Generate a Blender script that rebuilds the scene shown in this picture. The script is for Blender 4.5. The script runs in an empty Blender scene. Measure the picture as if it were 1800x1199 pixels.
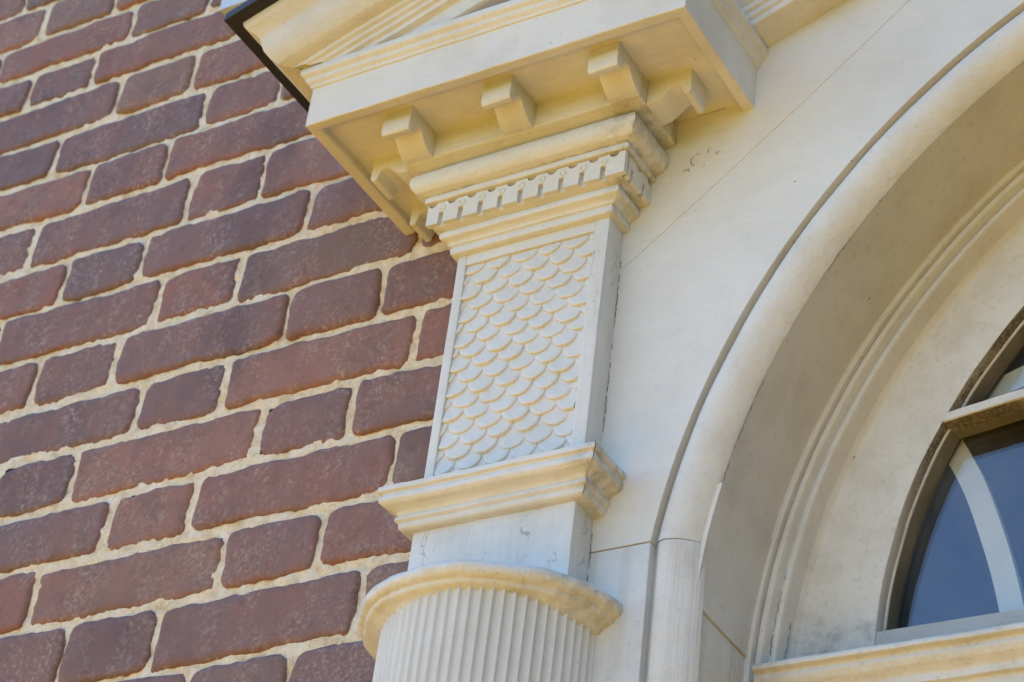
import bpy, bmesh, math, random
from mathutils import Vector, Matrix, noise
random.seed(7)
sc = bpy.context.scene
COL = sc.collection

# ------------------------------------------------------------------ camera
cam = bpy.data.cameras.new('camera'); camo = bpy.data.objects.new('camera', cam); COL.objects.link(camo)
RIGHT = Vector((0.8599, 0.4980, 0.1116)).normalized()
FWD = Vector((-0.4645, 0.6730, 0.5756)).normalized()
UP = RIGHT.cross(FWD).normalized(); RIGHT = FWD.cross(UP).normalized()
m = Matrix.Identity(4)
for i in range(3):
    m[i][0] = RIGHT[i]; m[i][1] = UP[i]; m[i][2] = -FWD[i]
m[0][3], m[1][3], m[2][3] = 0.0, -1.4, 1.6
camo.matrix_world = m
cam.sensor_width = 36; cam.sensor_fit = 'HORIZONTAL'; cam.lens = 75.995
cam.clip_start = 0.05; cam.clip_end = 500
cam.dof.use_dof = True; cam.dof.focus_distance = 1.96; cam.dof.aperture_fstop = 11
sc.camera = camo
sc.cycles.max_bounces = 8; sc.cycles.diffuse_bounces = 4; sc.cycles.glossy_bounces = 3; sc.cycles.caustics_reflective = False; sc.cycles.caustics_refractive = False

# ------------------------------------------------------------------ sky, sun, exposure
SUN_EL, SUN_AZ = math.radians(60), math.radians(-64)      # the sun stands behind the house: this front is in shade
world = bpy.data.worlds.new('World'); sc.world = world; world.use_nodes = True
wn = world.node_tree
bg = wn.nodes['Background']
sky = wn.nodes.new('ShaderNodeTexSky'); sky.sky_type = 'NISHITA'; sky.sun_disc = False
sky.sun_elevation = SUN_EL; sky.sun_rotation = SUN_AZ
sky.air_density = 1.0; sky.dust_density = 0.2; sky.ozone_density = 6.0
wn.links.new(sky.outputs[0], bg.inputs[0]); bg.inputs[1].default_value = 0.15
sun = bpy.data.lights.new('sun', 'SUN'); suno = bpy.data.objects.new('sun', sun); COL.objects.link(suno)
sun.energy = 5.0; sun.angle = math.radians(0.53); sun.color = (1.0, 0.90, 0.76)
to_sun = Vector((math.sin(SUN_AZ) * math.cos(SUN_EL), math.cos(SUN_AZ) * math.cos(SUN_EL), math.sin(SUN_EL)))
suno.rotation_euler = to_sun.to_track_quat('Z', 'Y').to_euler(); suno.location = (0, 0, 12)
vs = sc.view_settings
vs.view_transform = 'Standard'; vs.look = 'None'; vs.gamma = 1.0; vs.use_curve_mapping = False
vs.exposure = 1.62

# ------------------------------------------------------------------ helpers
WO = {}
def register(o, parent, loc=(0, 0, 0)):
    COL.objects.link(o); loc = Vector(loc); WO[o] = loc
    if parent is not None:
        o.parent = parent; o.location = loc - WO[parent]
    else:
        o.location = loc
    return o
def thing(name, label, cat, loc):
    o = bpy.data.objects.new(name, None); o.empty_display_size = 0.05
    register(o, None, loc); o['label'] = label; o['category'] = cat
    return o
def mk(name, verts, faces, mat, parent=None, loc=(0, 0, 0), angle=35, wob=0.0, wf=18.0, fix=True):
    me = bpy.data.meshes.new(name)
    if wob:
        vv = []
        for v in verts:
            v = Vector(v); vv.append(v + noise.noise_vector(v * wf) * wob + noise.noise_vector(v * wf * 4.3) * wob * 0.35)
        verts = vv
    me.from_pydata([tuple(v) for v in verts], [], faces)
    if fix:
        bm = bmesh.new(); bm.from_mesh(me); bmesh.ops.remove_doubles(bm, verts=bm.verts, dist=1e-6)
        bmesh.ops.recalc_face_normals(bm, faces=bm.faces); bm.to_mesh(me); bm.free()
    for p in me.polygons: p.use_smooth = True
    me.set_sharp_from_angle(angle=math.radians(angle))
    me.materials.append(mat); me.update()
    return register(bpy.data.objects.new(name, me), parent, loc)
def rnd(pts, r=0.0008, n=2, closed=False):
    """round the corners of a 2-D polyline"""
    out = []; N = len(pts)
    for i, p in enumerate(pts):
        if not closed and i in (0, N - 1): out.append(tuple(p)); continue
        a = Vector(pts[i - 1]); b = Vector(p); c = Vector(pts[(i + 1) % N])
        d1 = a - b; d2 = c - b
        if d1.length < 1e-7 or d2.length < 1e-7: continue
        if d1.normalized().dot(d2.normalized()) < -0.93: out.append(tuple(p)); continue
        k = min(r, d1.length * 0.42, d2.length * 0.42)
        s = b + d1.normalized() * k; e = b + d2.normalized() * k
        for j in range(n + 1):
            t = j / n
            out.append(tuple(s * (1 - t) ** 2 + b * 2 * t * (1 - t) + e * t * t))
    return out
def skin(rows):
    """rows of equal length -> quads"""
    n = len(rows[0]); V = [v for r in rows for v in r]; F = []
    for i in range(len(rows) - 1):
        for j in range(n - 1):
            a = i * n + j; F.append((a, a + 1, a + n + 1, a + n))
    return V, F
def box(x0, x1, y0, y1, z0, z1):
    V = [(x0, y0, z0), (x1, y0, z0), (x1, y1, z0), (x0, y1, z0), (x0, y0, z1), (x1, y0, z1), (x1, y1, z1), (x0, y1, z1)]
    return V, [(0, 3, 2, 1), (4, 5, 6, 7), (0, 1, 5, 4), (1, 2, 6, 5), (2, 3, 7, 6), (3, 0, 4, 7)]
def bevelled(name, V, F, mat, parent, bev=0.0012, seg=2, loc=(0, 0, 0), wob=0.0, angle=24, cuts=0):
    me = bpy.data.meshes.new(name); me.from_pydata([tuple(v) for v in V], [], F)
    bm = bmesh.new(); bm.from_mesh(me)
    bmesh.ops.recalc_face_normals(bm, faces=bm.faces)
    if bev:
        ed = [e for e in bm.edges if len(e.link_faces) == 2 and e.calc_face_angle(0) > 0.5]
        bmesh.ops.bevel(bm, geom=ed, offset=bev, segments=seg, affect='EDGES', profile=0.6, clamp_overlap=True)
    if cuts:
        bmesh.ops.triangulate(bm, faces=[f for f in bm.faces if len(f.verts) > 4])
        bmesh.ops.subdivide_edges(bm, edges=[e for e in bm.edges if e.calc_length() > 0.012], cuts=cuts, use_grid_fill=True)
    if wob:
        for v in bm.verts: v.co += noise.noise_vector((v.co + Vector(loc)) * 30) * wob
    bm.to_mesh(me); bm.free()
    for p in me.polygons: p.use_smooth = True
    me.set_sharp_from_angle(angle=math.radians(angle)); me.materials.append(mat)
    return register(bpy.data.objects.new(name, me), parent, loc)
def extrude(outline, axis, a, b):
    """outline of 2-D points (the two other axes, in order) extruded along axis from a to b"""
    n = len(outline)
    def P(p, t):
        if axis == 'x': return (t, p[0], p[1])
        if axis == 'y': return (p[0], t, p[1])
        return (p[0], p[1], t)
    V = [P(p, a) for p in outline] + [P(p, b) for p in outline]
    F = [tuple(range(n)), tuple(range(2 * n - 1, n - 1, -1))]
    for i in range(n):
        j = (i + 1) % n; F.append((i, j, n + j, n + i))
    return V, F

# ------------------------------------------------------------------ materials
def N(nt, t, **kw):
    n = nt.nodes.new(t)
    for k, v in kw.items():
        if k in n.inputs.keys() if isinstance(k, str) else False: n.inputs[k].default_value = v
        else: setattr(n, k, v)
    return n
def base_mat(name):
    mt = bpy.data.materials.new(name); mt.use_nodes = True
    nt = mt.node_tree; return mt, nt, nt.nodes['Principled BSDF']
def noise_node(nt, scale, detail=4, rough=0.55, stretch=None, dist=0.0, w=None):
    geo = nt.nodes.new('ShaderNodeNewGeometry')
    src = geo.outputs['Position']
    if stretch:
        mp = nt.nodes.new('ShaderNodeMapping'); mp.inputs['Scale'].default_value = stretch
        nt.links.new(src, mp.inputs['Vector']); src = mp.outputs[0]
    if w is not None:
        ad = nt.nodes.new('ShaderNodeVectorMath'); ad.operation = 'ADD'; ad.inputs[1].default_value = (w, w * 1.7, w * 0.6)
        nt.links.new(src, ad.inputs[0]); src = ad.outputs[0]
    n = nt.nodes.new('ShaderNodeTexNoise'); n.inputs['Scale'].default_value = scale; n.inputs['Detail'].default_value = detail
    n.inputs['Roughness'].default_value = rough; n.inputs['Distortion'].default_value = dist
    nt.links.new(src, n.inputs['Vector']); return n
def ramp(nt, src, stops):
    r = nt.nodes.new('ShaderNodeValToRGB'); e = r.color_ramp.elements
    e[0].position, e[0].color = stops[0][0], stops[0][1]; e[1].position, e[1].color = stops[-1][0], stops[-1][1]
    for p, c in stops[1:-1]:
        x = e.new(p); x.color = c
    nt.links.new(src, r.inputs[0]); return r
def g(v): return (v, v, v, 1)
def mixc(nt, fac, a, b, mode='MIX'):
    x = nt.nodes.new('ShaderNodeMix'); x.data_type = 'RGBA'; x.blend_type = mode
    if isinstance(fac, (int, float)): x.inputs[0].default_value = fac
    else: nt.links.new(fac, x.inputs[0])
    for s, i in ((a, 6), (b, 7)):
        if isinstance(s, tuple): x.inputs[i].default_value = s if len(s) == 4 else s + (1,)
        else: nt.links.new(s, x.inputs[i])
    return x.outputs[2]
def mul(nt, a, k):
    x = nt.nodes.new('ShaderNodeMath'); x.operation = 'MULTIPLY'; nt.links.new(a, x.inputs[0])
    if isinstance(k, (int, float)): x.inputs[1].default_value = k
    else: nt.links.new(k, x.inputs[1])
    return x.outputs[0]
def add(nt, a, b):
    x = nt.nodes.new('ShaderNodeMath'); x.operation = 'ADD'; nt.links.new(a, x.inputs[0]); nt.links.new(b, x.inputs[1]); return x.outputs[0]

CREAM = (0.625, 0.620, 0.592)
def paint(name, col=CREAM, grain=None, grime=0.25, specks=0.6, cracks=0.0, streak=0.0, bump=0.35, rough=0.5, side=0.0, foot=0.0):
    mt, nt, b = base_mat(name)
    big = noise_node(nt, 5.0, 3, 0.6)
    tone = ramp(nt, big.outputs[0], [(0.3, (col[0] * 0.93, col[1] * 0.925, col[2] * 0.91, 1)), (0.7, (min(col[0] * 1.03, .86), col[1] * 1.04, col[2] * 1.07, 1))])
    c = tone.outputs[0]
    # worn, chalky patches and grey soiling with its own outlines
    soil = noise_node(nt, 16.0, 5, 0.68, w=3.1)
    c = mixc(nt, mul(nt, ramp(nt, soil.outputs[0], [(0.46, g(0)), (0.74, g(1))]).outputs[0], grime), c, (0.40, 0.37, 0.30))
    fine = noise_node(nt, 160.0, 2, 0.7, w=1.0)
    c = mixc(nt, mul(nt, ramp(nt, fine.outputs[0], [(0.58, g(0)), (0.72, g(1))]).outputs[0], grime * 0.55), c, (0.33, 0.29, 0.22))
    if foot:      # black mould where rain stands on the sill
        gp = nt.nodes.new('ShaderNodeNewGeometry'); sx = nt.nodes.new('ShaderNodeSeparateXYZ'); nt.links.new(gp.outputs['Position'], sx.inputs[0])
        mr = nt.nodes.new('ShaderNodeMapRange'); mr.inputs['From Min'].default_value = 2.535; mr.inputs['From Max'].default_value = 2.475; nt.links.new(sx.outputs[2], mr.inputs['Value'])
        mo = noise_node(nt, 48, 5, 0.75, w=1.7)
        f = mul(nt, ramp(nt, add(nt, mo.outputs[0], mul(nt, mr.outputs[0], 0.16)), [(0.58, g(0)), (0.80, g(1))]).outputs[0], mul(nt, add(nt, mr.outputs[0], mr.outputs[0]), foot * 0.5))
        c = mixc(nt, f, c, (0.17, 0.155, 0.13))
    if side:      # grey-green mildew on the damp right-hand ends of the mouldings
        gp = nt.nodes.new('ShaderNodeNewGeometry'); sx = nt.nodes.new('ShaderNodeSeparateXYZ'); nt.links.new(gp.outputs['Position'], sx.inputs[0])
        mr = nt.nodes.new('ShaderNodeMapRange'); mr.inputs['From Min'].default_value = -0.835; mr.inputs['From Max'].default_value = -0.812; nt.links.new(sx.outputs[0], mr.inputs['Value'])
        mr2 = nt.nodes.new('ShaderNodeMapRange'); mr2.inputs['From Min'].default_value = -0.690; mr2.inputs['From Max'].default_value = -0.720; nt.links.new(sx.outputs[0], mr2.inputs['Value'])
        mo = noise_node(nt, 75, 4, 0.7, w=7.7)
        f = mul(nt, mul(nt, mul(nt, ramp(nt, mo.outputs[0], [(0.40, g(0)), (0.66, g(1))]).outputs[0], mr.outputs[0]), mr2.outputs[0]), side)
        c = mixc(nt, f, c, (0.30, 0.28, 0.20))
    if streak:
        st = noise_node(nt, 1.0, 5, 0.65, stretch=(70, 70, 3.0), w=5.0)
        c = mixc(nt, mul(nt, ramp(nt, st.outputs[0], [(0.48, g(0)), (0.75, g(1))]).outputs[0], streak), c, (0.42, 0.39, 0.33))
    # fly specks and flakes
    geo = nt.nodes.new('ShaderNodeNewGeometry')
    vo = nt.nodes.new('ShaderNodeTexVoronoi'); vo.inputs['Scale'].default_value = 55; vo.inputs['Randomness'].default_value = 1.0
    nt.links.new(geo.outputs['Position'], vo.inputs['Vector'])
    dot = ramp(nt, vo.outputs['Distance'], [(0.035, g(1)), (0.07, g(0))])
    sep = nt.nodes.new('ShaderNodeSeparateColor'); nt.links.new(vo.outputs['Color'], sep.inputs[0])
    pick = ramp(nt, sep.outputs[0], [(0.86, g(0)), (0.87, g(1))])
    spk = mul(nt, mul(nt, dot.outputs[0], pick.outputs[0]), specks)
    c = mixc(nt, spk, c, (0.10, 0.075, 0.05))
    crk = None
    if cracks:
        wv = nt.nodes.new('ShaderNodeMapping'); wv.inputs['Scale'].default_value = (1, 1, 0.42)
        dn = noise_node(nt, 40, 3, 0.6, w=2.0)
        sc_ = nt.nodes.new('ShaderNodeVectorMath'); sc_.operation = 'SCALE'; sc_.inputs['Scale'].default_value = 0.012
        nt.links.new(dn.outputs['Color'], sc_.inputs[0])
        ad = nt.nodes.new('ShaderNodeVectorMath'); ad.operation = 'ADD'
        nt.links.new(geo.outputs['Position'], wv.inputs[0]); nt.links.new(wv.outputs[0], ad.inputs[0]); nt.links.new(sc_.outputs[0], ad.inputs[1])
        ve = nt.nodes.new('ShaderNodeTexVoronoi'); ve.feature = 'DISTANCE_TO_EDGE'; ve.inputs['Scale'].default_value = 90
        nt.links.new(ad.outputs[0], ve.inputs['Vector'])
        line = ramp(nt, ve.outputs['Distance'], [(0.008, g(1)), (0.032, g(0))])
        msk = noise_node(nt, 1.0, 3, 0.6, stretch=(34, 34, 7), w=9.0)
        mk_ = ramp(nt, msk.outputs[0], [(0.54, g(0)), (0.60, g(1))])
        crk = mul(nt, mul(nt, line.outputs[0], mk_.outputs[0]), cracks)
        c = mixc(nt, crk, c, (0.16, 0.14, 0.11))
    nt.links.new(c, b.inputs['Base Color'])
    b.inputs['Roughness'].default_value = rough; b.inputs['Specular IOR Level'].default_value = 0.35
    # brush marks and thick old paint
    if grain is None: gr = noise_node(nt, 70, 3, 0.6)
    else: gr = noise_node(nt, 1.0, 2, 0.6, stretch=grain)
    lump = noise_node(nt, 34, 3, 0.6, w=4.0)
    h = add(nt, mul(nt, gr.outputs[0], 0.5), mul(nt, lump.outputs[0], 0.8))
    bp = nt.nodes.new('ShaderNodeBump'); bp.inputs['Strength'].default_value = bump; bp.inputs['Distance'].default_value = 0.0030
    nt.links.new(h, bp.inputs['Height']); nt.links.new(bp.outputs[0], b.inputs['Normal'])
    return mt
P_BOARD = paint('cream_paint_board', grain=(36, 60, 150), grime=0.18, specks=0.8, bump=0.55)
P_TRIM = paint('cream_paint_trim', grain=(30, 140, 140), grime=0.34, specks=0.7, bump=0.60)
P_TRIMS = paint('cream_paint_trim_mildewed_end', grain=(30, 140, 140), grime=0.34, specks=0.7, bump=0.60, side=0.75)
P_RING = paint('cream_paint_worn_ring', grime=0.62, specks=0.7, bump=1.0, side=0.6)
P_SOFFIT = paint('cream_paint_soffit', grain=(14, 160, 160), grime=0.34, specks=0.8, bump=0.45)
P_SCALE = paint('cream_paint_carving', grime=0.22, specks=0.5, bump=0.75)
P_NECK = paint('cream_paint_cracked', grain=(150, 150, 14), grime=0.30, specks=0.5, cracks=0.55, streak=0.22, bump=0.45)
P_POST = paint('cream_paint_weathered_upright', grain=(190, 190, 9), grime=0.34, specks=0.4, cracks=0.12, streak=0.50, bump=0.8)
P_COL = paint('cream_paint_shaft', grain=(120, 120, 8), grime=0.22, specks=0.4, streak=0.25, bump=0.35)
P_REV = paint('cream_paint_reveal', grain=(120, 10, 120), grime=0.42, specks=1.0, bump=0.38)
P_DIRTY = paint('cream_paint_soiled', grime=0.62, specks=0.9, cracks=0.10, bump=0.55, foot=0.55)

REBATE_SHADE = paint('painted_rebate_shade', col=(0.13, 0.118, 0.082), grime=0.3)  # shade of the unlit rebate and bar backs, put into a dark colour
RAIL = paint('grey_soiled_rail', col=(0.44, 0.435, 0.42), grime=0.75, cracks=0.3, bump=0.6)
WHITE = paint('white_bar_paint', col=(0.82, 0.82, 0.80), grime=0.12)
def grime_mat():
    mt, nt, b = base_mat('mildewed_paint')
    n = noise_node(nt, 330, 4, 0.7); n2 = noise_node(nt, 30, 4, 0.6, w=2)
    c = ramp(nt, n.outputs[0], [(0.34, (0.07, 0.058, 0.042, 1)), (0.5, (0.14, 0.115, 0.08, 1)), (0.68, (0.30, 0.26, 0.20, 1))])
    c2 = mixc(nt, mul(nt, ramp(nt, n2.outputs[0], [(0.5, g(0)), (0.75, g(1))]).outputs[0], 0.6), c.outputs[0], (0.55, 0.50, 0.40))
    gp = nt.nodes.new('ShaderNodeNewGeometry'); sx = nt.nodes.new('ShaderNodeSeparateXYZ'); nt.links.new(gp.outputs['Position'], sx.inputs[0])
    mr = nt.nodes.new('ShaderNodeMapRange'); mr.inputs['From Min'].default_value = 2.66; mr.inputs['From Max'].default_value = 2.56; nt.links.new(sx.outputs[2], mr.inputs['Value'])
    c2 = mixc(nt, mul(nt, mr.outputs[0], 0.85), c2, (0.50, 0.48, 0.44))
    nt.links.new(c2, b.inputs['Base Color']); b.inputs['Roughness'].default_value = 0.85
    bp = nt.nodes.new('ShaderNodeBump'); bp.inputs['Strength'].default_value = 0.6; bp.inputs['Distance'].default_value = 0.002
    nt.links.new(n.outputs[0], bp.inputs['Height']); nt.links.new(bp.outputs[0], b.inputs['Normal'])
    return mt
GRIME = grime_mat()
def brick_mat():
    mt, nt, b = base_mat('old_red_brick')
    oi = nt.nodes.new('ShaderNodeObjectInfo')
    tone = ramp(nt, oi.outputs['Random'], [(0.0, (0.235, 0.112, 0.090, 1)), (0.2, (0.165, 0.104, 0.098, 1)), (0.4, (0.262, 0.112, 0.080, 1)), (0.6, (0.150, 0.096, 0.092, 1)), (0.8, (0.225, 0.128, 0.092, 1)), (1.0, (0.285, 0.130, 0.095, 1))])
    big = noise_node(nt, 22, 6, 0.65)
    c = mixc(nt, ramp(nt, big.outputs[0], [(0.42, g(0)), (0.8, g(0.8))]).outputs[0], tone.outputs[0], (0.165, 0.105, 0.098))
    burnt = noise_node(nt, 7, 4, 0.6, w=15)
    c = mixc(nt, mul(nt, ramp(nt, burnt.outputs[0], [(0.52, g(0)), (0.70, g(1))]).outputs[0], 0.75), c, (0.115, 0.070, 0.066))
    red = noise_node(nt, 13, 5, 0.6, w=6)
    c = mixc(nt, mul(nt, ramp(nt, red.outputs[0], [(0.5, g(0)), (0.75, g(1))]).outputs[0], 0.6), c, (0.25, 0.105, 0.075))
    dk = noise_node(nt, 60, 6, 0.7, w=8)
    c = mixc(nt, mul(nt, ramp(nt, dk.outputs[0], [(0.55, g(0)), (0.75, g(1))]).outputs[0], 0.55), c, (0.085, 0.045, 0.030))
    bloom_big = noise_node(nt, 1.0, 4, 0.65, stretch=(34, 20, 13), w=11); bloom = noise_node(nt, 210, 5, 0.75, w=12)
    f = mul(nt, ramp(nt, bloom.outputs[0], [(0.48, g(0)), (0.72, g(1))]).outputs[0], ramp(nt, bloom_big.outputs[0], [(0.42, g(0.06)), (0.66, g(0.85))]).outputs[0])
    c = mixc(nt, f, c, (0.46, 0.36, 0.31))
    geo = nt.nodes.new('ShaderNodeNewGeometry')
    vo = nt.nodes.new('ShaderNodeTexVoronoi'); vo.inputs['Scale'].default_value = 130; nt.links.new(geo.outputs['Position'], vo.inputs['Vector'])
    sep = nt.nodes.new('ShaderNodeSeparateColor'); nt.links.new(vo.outputs['Color'], sep.inputs[0])
    dots = mul(nt, ramp(nt, vo.outputs['Distance'], [(0.10, g(1)), (0.2, g(0))]).outputs[0], ramp(nt, sep.outputs[1], [(0.965, g(0)), (0.975, g(0.45))]).outputs[0])
    c = mixc(nt, dots, c, (0.62, 0.52, 0.44))
    nt.links.new(c, b.inputs['Base Color']); b.inputs['Roughness'].default_value = 0.72; b.inputs['Specular IOR Level'].default_value = 0.4
    h = add(nt, mul(nt, dk.outputs[0], 1.0), mul(nt, noise_node(nt, 260, 5, 0.7, w=4).outputs[0], 0.5))
    bp = nt.nodes.new('ShaderNodeBump'); bp.inputs['Strength'].default_value = 0.85; bp.inputs['Distance'].default_value = 0.003
    nt.links.new(h, bp.inputs['Height']); nt.links.new(bp.outputs[0], b.inputs['Normal'])
    return mt
BRICK = brick_mat()
def mortar_mat():
    mt, nt, b = base_mat('sandy_lime_mortar')
    n = noise_node(nt, 45, 6, 0.7); s = noise_node(nt, 330, 4, 0.8, w=3); d = noise_node(nt, 120, 5, 0.7, w=5)
    c = ramp(nt, n.outputs[0], [(0.3, (0.56, 0.43, 0.27, 1)), (0.48, (0.78, 0.66, 0.49, 1)), (0.70, (0.88, 0.81, 0.69, 1))]).outputs[0]
    c = mixc(nt, mul(nt, ramp(nt, s.outputs[0], [(0.55, g(0)), (0.68, g(1))]).outputs[0], 0.60), c, (0.27, 0.20, 0.13))
    c = mixc(nt, mul(nt, ramp(nt, d.outputs[0], [(0.60, g(0)), (0.75, g(1))]).outputs[0], 0.5), c, (0.42, 0.29, 0.14))
    nt.links.new(c, b.inputs['Base Color']); b.inputs['Roughness'].default_value = 0.95; b.inputs['Specular IOR Level'].default_value = 0.15
    h = add(nt, mul(nt, d.outputs[0], 1.0), mul(nt, s.outputs[0], 0.6))
    bp = nt.nodes.new('ShaderNodeBump'); bp.inputs['Strength'].default_value = 0.9; bp.inputs['Distance'].default_value = 0.004
    nt.links.new(h, bp.inputs['Height']); nt.links.new(bp.outputs[0], b.inputs['Normal'])
    return mt
MORTAR = mortar_mat()
def plain(name, col, rough=0.6, metal=0.0, scale=30, var=0.2, bump=0.2):
    mt, nt, b = base_mat(name)
    n = noise_node(nt, scale, 6, 0.6)
    c = ramp(nt, n.outputs[0], [(0.3, tuple(x * (1 - var) for x in col) + (1,)), (0.7, tuple(min(x * (1 + var), 1) for x in col) + (1,))])
    nt.links.new(c.outputs[0], b.inputs['Base Color']); b.inputs['Roughness'].default_value = rough; b.inputs['Metallic'].default_value = metal
    bp = nt.nodes.new('ShaderNodeBump'); bp.inputs['Strength'].default_value = bump; bp.inputs['Distance'].default_value = 0.003
    nt.links.new(n.outputs[0], bp.inputs['Height']); nt.links.new(bp.outputs[0], b.inputs['Normal'])
    return mt
ROOF = plain('black_roof_metal', (0.018, 0.017, 0.018), 0.55, 0.0, 60)
BLUE = plain('pale_blue_paint', (0.42, 0.50, 0.66), 0.5, 0.0, 25, 0.1)
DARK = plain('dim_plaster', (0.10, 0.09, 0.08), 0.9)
GROUND = plain('sunlit_buff_gravel', (0.50, 0.285, 0.040), 0.95, 0.0, 3.0, 0.25, 0.5)
LAWN = plain('short_lawn', (0.055, 0.085, 0.022), 0.95, 0.0, 4.0, 0.3, 0.6)
def wallbrick():
    mt, nt, b = base_mat('brickwork_beyond')
    geo = nt.nodes.new('ShaderNodeNewGeometry'); mp = nt.nodes.new('ShaderNodeMapping'); mp.inputs['Rotation'].default_value = (math.radians(90), 0, 0)
    nt.links.new(geo.outputs['Position'], mp.inputs[0])
    t = nt.nodes.new('ShaderNodeTexBrick'); t.inputs['Scale'].default_value = 1; t.inputs['Brick Width'].default_value = 0.235; t.inputs['Row Height'].default_value = 0.0721
    t.inputs['Mortar Size'].default_value = 0.006; t.inputs['Color1'].default_value = (0.2, 0.095, 0.08, 1); t.inputs['Color2'].default_value = (0.16, 0.088, 0.082, 1); t.inputs['Mortar'].default_value = (0.6, 0.5, 0.38, 1)
    nt.links.new(mp.outputs[0], t.inputs['Vector']); nt.links.new(t.outputs[0], b.inputs['Base Color']); b.inputs['Roughness'].default_value = 0.85
    return mt
WALLB = wallbrick()
def glass_mat():
    mt = bpy.data.materials.new('window_glass'); mt.use_nodes = True; nt = mt.node_tree
    for n in list(nt.nodes): nt.nodes.remove(n)
    out = nt.nodes.new('ShaderNodeOutputMaterial'); geo = nt.nodes.new('ShaderNodeNewGeometry')
    dt = nt.nodes.new('ShaderNodeVectorMath'); dt.operation = 'DOT_PRODUCT'
    nt.links.new(geo.outputs['Incoming'], dt.inputs[0]); nt.links.new(geo.outputs['Normal'], dt.inputs[1])
    def M(op, a, b=None):
        x = nt.nodes.new('ShaderNodeMath'); x.operation = op
        for k, v in ((0, a), (1, b)):
            if v is None: continue
            if isinstance(v, (int, float)): x.inputs[k].default_value = v
            else: nt.links.new(v, x.inputs[k])
        return x.outputs[0]
    f = M('POWER', M('SUBTRACT', 1.0, M('ABSOLUTE', dt.outputs['Value'])), 5.0)
    F0 = 0.100
    fac = M('ADD', M('MULTIPLY', f, 1 - F0), F0)
    tr = nt.nodes.new('ShaderNodeBsdfTransparent'); tr.inputs[0].default_value = (0.93, 0.94, 0.92, 1)
    gl = nt.nodes.new('ShaderNodeBsdfGlossy'); gl.inputs['Roughness'].default_value = 0.015
    bp = nt.nodes.new('ShaderNodeBump'); bp.inputs['Strength'].default_value = 0.10; bp.inputs['Distance'].default_value = 0.002
    nn = noise_node(nt, 14, 2, 0.5); nt.links.new(nn.outputs[0], bp.inputs['Height']); nt.links.new(bp.outputs[0], gl.inputs['Normal'])
    mx = nt.nodes.new('ShaderNodeMixShader'); nt.links.new(fac, mx.inputs[0]); nt.links.new(tr.outputs[0], mx.inputs[1]); nt.links.new(gl.outputs[0], mx.inputs[2])
    df = nt.nodes.new('ShaderNodeBsdfDiffuse'); df.inputs[0].default_value = (0.55, 0.57, 0.60, 1)
    du = noise_node(nt, 1.0, 4, 0.6, stretch=(9, 9, 5), w=1.0); dr = ramp(nt, du.outputs[0], [(0.42, g(0.0)), (0.75, g(0.07))])
    m2 = nt.nodes.new('ShaderNodeMixShader'); nt.links.new(dr.outputs[0], m2.inputs[0]); nt.links.new(mx.outputs[0], m2.inputs[1]); nt.links.new(df.outputs[0], m2.inputs[2])
    nt.links.new(m2.outputs[0], out.inputs[0]); return mt
GLASS = glass_mat()

# ------------------------------------------------------------------ ground and the house behind
gnd = mk('ground', [(-60, -60, 0), (60, -60, 0), (60, 60, 0), (-60, 60, 0)], [(0, 1, 2, 3)], LAWN); gnd['kind'] = 'structure'
V, F = box(-9, 9, -5.0, 0.03, -0.5, 0.02); fc = mk('forecourt', V, F, GROUND, fix=False); fc['kind'] = 'structure'
XC, YB = -0.912, -0.040                      # pilaster axis, face of the painted boards
CX, CZ, ZS = -0.085, 2.408, 2.514            # arch centre, height of the springing joint
TOPZ = 5.4
wall = thing('brick_wall', 'weathered purple red brick wall with sandy mortar left of the doorway', 'brick wall', (-1.5, 0, 0))
V, F = [], []
def addbox(*a):
    global V, F
    v, f = box(*a); o = len(V); V += v; F += [tuple(i + o for i in q) for q in f]
addbox(-7, -0.985, 0.022, 0.40, 0, TOPZ); addbox(0.815, 7, 0.022, 0.40, 0, TOPZ); addbox(-0.985, 0.815, 0.022, 0.40, 3.30, TOPZ)
addbox(-7, 7, 4.0, 4.3, 0, TOPZ); addbox(-7, 7, 0.40, 4.0, TOPZ - 0.2, TOPZ); addbox(-7, -6.7, 0.40, 4.0, 0, TOPZ - 0.2); addbox(6.7, 7, 0.40, 4.0, 0, TOPZ - 0.2)
mk('wall_core', V, F, WALLB, wall, fix=False)
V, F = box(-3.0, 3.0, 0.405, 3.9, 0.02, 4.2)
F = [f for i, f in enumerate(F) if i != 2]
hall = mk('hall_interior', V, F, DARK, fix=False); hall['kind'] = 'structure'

# added tree, out of view, that blocks the low sky from the right-hand faces
yew = thing('sky_blocker_yew', 'added unseen dark green yew blocking sky light right of the doorway', 'tree', (2.9, -1.7, 0))
LEAF = plain('blocker_foliage', (0.035, 0.060, 0.020), 0.7, 0.0, 9.0, 0.4, 0.2); BARK = plain('blocker_bark', (0.12, 0.07, 0.045), 0.9, 0.0, 20, 0.3, 0.6)
rt = random.Random(5); V, F = [], []
for k in range(9000):
    u = Vector((rt.gauss(0, 1), rt.gauss(0, 1), rt.gauss(0, 1))).normalized() * rt.uniform(0.62, 1.0)
    c = Vector((2.9 + u.x * 1.35, -1.7 + u.y * 1.5, 2.9 + u.z * 2.5)); c += noise.noise_vector(c * 1.3) * 0.25
    a = Vector((rt.gauss(0, 1), rt.gauss(0, 1), rt.gauss(0, 1))).normalized() * 0.075; b = a.orthogonal().normalized() * 0.055
    o = len(V); V += [c - a, c + b, c + a, c - b]; F.append((o, o + 1, o + 2, o + 3))
mk('crown', V, F, LEAF, yew, fix=False)
rows = [[(2.9 + r * math.cos(a), -1.7 + r * math.sin(a), z) for a in [2 * math.pi * i / 12 for i in range(13)]] for r, z in ((0.24, 0.0), (0.17, 0.4), (0.14, 1.2), (0.10, 2.4), (0.03, 4.2))]
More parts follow.
